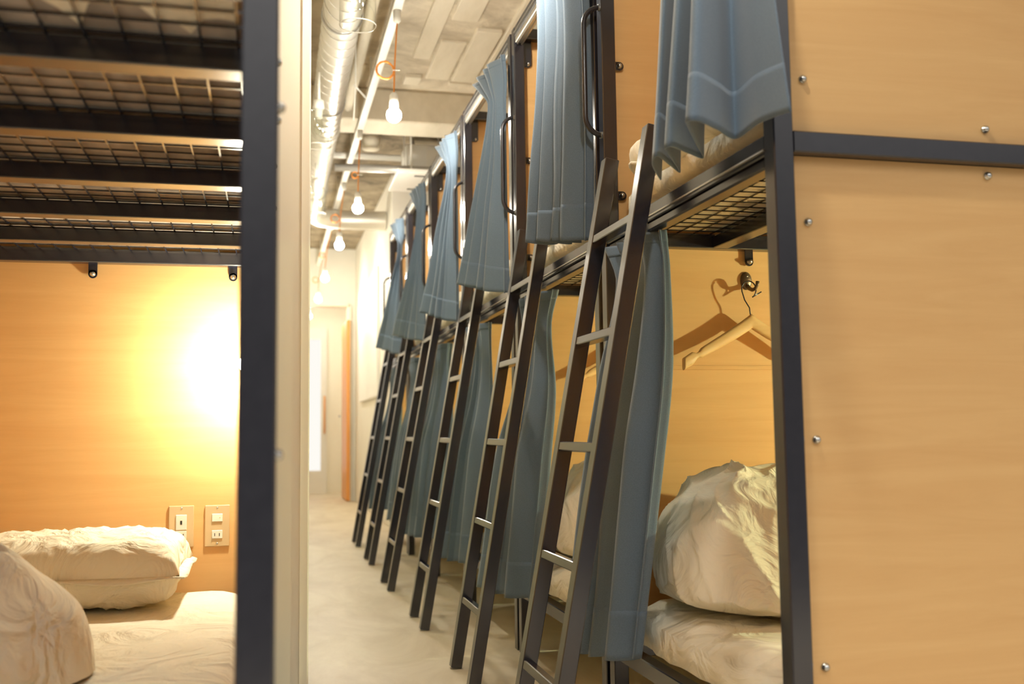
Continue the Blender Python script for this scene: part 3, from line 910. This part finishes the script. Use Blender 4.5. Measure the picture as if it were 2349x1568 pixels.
PL = [(0.555, 4.5, 2.245), (0.557, 6.4, 2.230), (0.535, 7.8, 2.245), (0.515, 9.4, 2.228), (0.53, 11.0, 2.24), (0.555, 2.9, 2.24), (0.555, 1.3, 2.24), (0.50, 12.7, 2.25)]
plab = ['lit bare bulb with large round orange cord loop, nearest on the track', 'lit bare bulb with tangled orange cord, second on the track',
        'lit bare bulb with small orange cord loop, third on the track', 'lit bare bulb, fourth on the track, against the white glow',
        'lit bare bulb, last on the track before the doorway', 'lit bare bulb above the second ladder, out of the picture', 'lit bare bulb above the nearest curtain, out of the picture',
        'lit bare bulb inside the doorway at the far end']
gP = 'bare pendant bulbs on orange cords'
def make_pendant(i):
    x, y, z = PL[i]
    root = thing('pendant_bulb', plab[i], 'bulb', (x, y, z), 0, gP)
    if y > 12:
        top = 3.0 - z
    else:
        top = 2.742 - z
    bm = NB(); lathe(bm, [(0, top), (0.018, top), (0.018, top - 0.05), (0.008, top - 0.062), (0, top - 0.062)], (0.57 - x, 0, 0), 'Z', 16); obj('track_adapter', bm, white_m, root)
    bm = NB(); tube(bm, [(0.57 - x, 0, top - 0.06), (0.3 * (0.57 - x), 0, top * 0.5), (0, 0, 0.10)], 0.0036, 8); obj('cord', bm, cord_m, root)
    R_ = [0.040, 0.020, 0.032, 0.026, 0.03, 0.03, 0.03, 0.03][i]
    zc = top * 0.42
    bm = NB()
    rr = random.Random(i + 3)
    pts = []
    for k in range(60):
        a = 2 * PI * k / 20
        r_ = R_ * (1 + 0.05 * math.sin(k * 1.7))
        pts.append((-R_ + r_ * math.cos(a), 0.003 * math.sin(k * 0.9) + 0.004 * (k / 60 - 0.5), zc + r_ * math.sin(a)))
    tube(bm, pts, 0.0036, 7); obj('cord_coil', bm, cord_m, root)
    bm = NB(); tube(bm, [(-0.006, -0.008, zc), (0.008, -0.006, zc + 0.002), (0.028, -0.004, zc + 0.002)], 0.0022, 6); obj('cable_tie', bm, tie_m, root)
    bm = NB(); lathe(bm, [(0, 0.105), (0.012, 0.104), (0.020, 0.092), (0.021, 0.040), (0.018, 0.034), (0, 0.034)], (0, 0, 0), 'Z', 20); obj('socket', bm, white_m, root)
    bm = NB()
    prof = [(0, -0.034)] + [(0.034 * math.sin(t), -0.034 * math.cos(t)) for t in [0.3, 0.6, 0.9, 1.2, 1.5, 1.8, 2.1]] + [(0.022, 0.026), (0.016, 0.034), (0, 0.034)]
    lathe(bm, prof, (0, 0, 0), 'Z', 24); obj('bulb', bm, bulb_on, root)
for i in range(len(PL)): make_pendant(i)

# clear glass jar pendants
def make_jar(label, p):
    root = thing('glass_pendant', label, 'lamp', p, 0, 'clear glass cylinder pendants beside the duct')
    bm = NB()
    lathe(bm, [(0.062, 0.0), (0.0645, 0.002), (0.0645, 0.155), (0.058, 0.175), (0.030, 0.185), (0.022, 0.190)], (0, 0, 0), 'Z', 36); o = obj('glass_shade', bm, glass, root)
    bm = NB(); tube(bm, [(0.064 * math.cos(2 * PI * k / 36), 0.064 * math.sin(2 * PI * k / 36), 0.001) for k in range(36)], 0.0022, 6, closed=True); obj('rim', bm, white_m, root)
    bm = NB(); lathe(bm, [(0, 0.235), (0.026, 0.233), (0.028, 0.190), (0.020, 0.186), (0.018, 0.145), (0, 0.145)], (0, 0, 0), 'Z', 20); obj('lamp_cap', bm, white_m, root)
    bm = NB(); lathe(bm, [(0, 0.06), (0.016, 0.065), (0.026, 0.085), (0.022, 0.115), (0.014, 0.146), (0, 0.146)], (0, 0, 0), 'Z', 18); obj('bulb', bm, glass, root)
    bm = NB(); dx = p[0] - (0.318 + 0.010 * (p[1] - 5))
    tube(bm, [(0, 0, 0.23), (0, 0, 2.655 - math.sqrt(max(0.095 ** 2 - dx * dx, 0)) - p[2])], 0.007, 8); obj('stem', bm, white_m, root)
make_jar('clear glass cylinder pendant at the top edge, nearest beside the duct', (0.300, 3.46, 2.225))
make_jar('clear glass cylinder pendant half hidden by the cream wall edge', (0.240, 5.0, 2.222))
make_jar('clear glass cylinder pendant farthest along the duct', (0.300, 6.6, 2.222))

# ------------------------------------------------------------------ duct, pipes and ceiling clutter
bm = NB()
pts, rad = [], []
y = 3.4
pts2 = []
xd = lambda y: 0.318 + 0.010 * (y - 5)
n = 0
while y < 8.55:
    pts2.append((xd(y), y, 2.655)); y += 0.06; n += 1
for k in range(1, 9):
    a = k / 8 * PI / 2
    pts2.append((xd(8.5) + 0.28 * (1 - math.cos(a)), 8.5 + 0.28 * math.sin(a), 2.655))
xx = pts2[-1][0]
while xx < 1.0:
    xx += 0.06; pts2.append((min(xx, 1.012), 8.78, 2.655))
rads = [0.083 + (0.003 if i % 2 else 0.0) for i in range(len(pts2))]
# spiral lock seam as fine ridges
tube(bm, pts2, rads, 28)
dr = thing('spiral_duct', 'silver spiral duct running along the ceiling and turning to the right wall', 'duct', (0, 0, 0))
obj('duct_pipe', bm, duct_m, dr)
bm = NB()
tube(bm, [(xd(yy) + 0.0862 * math.cos(th), yy, 2.655 + 0.0862 * math.sin(th)) for yy, th in [(3.42 + 0.11 * k / 18, 2 * PI * k / 18) for k in range(int(5.0 / 0.11 * 18))]], 0.0026, 5)
obj('spiral_seam', bm, duct_m, dr)
for yy in (6.12, 8.45):
    bm = NB(); tube(bm, [(xd(yy), yy - 0.02, 2.655), (xd(yy), yy + 0.02, 2.655)], 0.093, 28); obj('coupling', bm, duct_m, dr)
for yy in (4.4, 5.6, 7.7):
    bm = NB(); tube(bm, [(xd(yy) + 0.092, yy, 2.655), (xd(yy) + 0.092, yy, 2.972)], 0.004, 6); tube(bm, [(xd(yy) + 0.09 * math.cos(2 * PI * k / 24), yy, 2.655 + 0.09 * math.sin(2 * PI * k / 24)) for k in range(24)], 0.004, 6, closed=True)
    obj('hanger_strap', bm, grey_m, dr)

bm = NB(); tube(bm, [(0.13, 7.3, 2.82), (0.95, 7.3, 2.82)], 0.022, 14)
tag(obj('pipe', bm, white_m), 'cream pipe crossing the corridor ceiling, higher of the two cross pipes', 'pipe')
bm = NB(); tube(bm, [(0.44, 6.88, 2.618), (1.9, 6.80, 2.618)], 0.026, 14)
tag(obj('pipe', bm, grey_m), 'grey pipe crossing in front of the white pillar, lower of the two cross pipes', 'pipe')
bm = NB(); tube(bm, [(0.475, 3.6, 2.86), (0.485, 6.3, 2.86)], 0.030, 14)
tag(obj('pipe', bm, conc2), 'thin concrete coloured conduit between the duct and the track', 'pipe')
bm = NB(); tube(bm, [(0.44, 5.2, 3.0), (0.44, 5.2, 2.62), (0.43, 5.2, 2.43)], 0.004, 6)
tube(bm, [(0.43, 5.2, 2.62), (0.50, 5.25, 2.57)], 0.005, 6)
tag(obj('hanging_rod', bm, white_m), 'thin white rod hanging from the ceiling between duct and track', 'rod')
# drum shaped ceiling fixture
rt_ = thing('drum_lamp', 'small cream drum fixture under the dark ceiling behind the bulbs', 'lamp', (0.715, 7.15, 2.83))
bm = NB(); lathe(bm, [(0, 0.0), (0.055, 0.0), (0.062, 0.006), (0.070, 0.09), (0, 0.09)], (0, 0, 0), 'Z', 28); obj('drum_shade', bm, plaster, rt_)
bm = NB(); tube(bm, [(0, 0, 0.09), (0, 0, 0.143)], 0.012, 8); obj('stem', bm, grey_m, rt_)
# air conditioner
ac = thing('air_conditioner', 'white box air conditioner high on the wall beyond the bunks', 'air conditioner', (1.10, 7.25, 2.77))
bm = NB(); box(bm, -0.13, 0.55, -0.10, 0.16, -0.13, 0.12, 0.008, 2); obj('casing', bm, white_m, ac)
bm = NB(); box(bm, 0.02, 0.5, -0.104, -0.1, -0.08, 0.08, 0.001); obj('grille', bm, ivory_pl, ac)
bm = NB(); tube(bm, [(-0.05, 0.1, 0.11), (-0.05, 0.1, 0.203)], 0.01, 8); tube(bm, [(0.45, 0.1, 0.11), (0.45, 0.1, 0.203)], 0.01, 8); obj('mount_rod', bm, grey_m, ac)
# white hanging sign panel
sp = thing('ceiling_panel', 'flat white panel with dark slots hanging above the far bunks', 'panel', (0, 0, 0))
bm = NB(); box(bm, 0.845, 1.25, 6.66, 7.20, 2.545, 2.575, 0.003); obj('panel_board', bm, white_m, sp)
for yy in (6.72, 7.10):
    bm = NB(); box(bm, 0.97, 1.14, yy, yy + 0.025, 2.542, 2.546); obj('slot', bm, dark_slot, sp)
bm = NB(); tube(bm, [(0.95, 7.1, 2.57), (0.95, 7.1, 2.974)], 0.006, 6); tube(bm, [(1.2, 7.1, 2.57), (1.2, 7.1, 2.974)], 0.006, 6)
tube(bm, [(0.95, 6.75, 2.57), (0.95, 6.75, 2.974)], 0.006, 6); obj('suspension_rod', bm, white_m, sp)
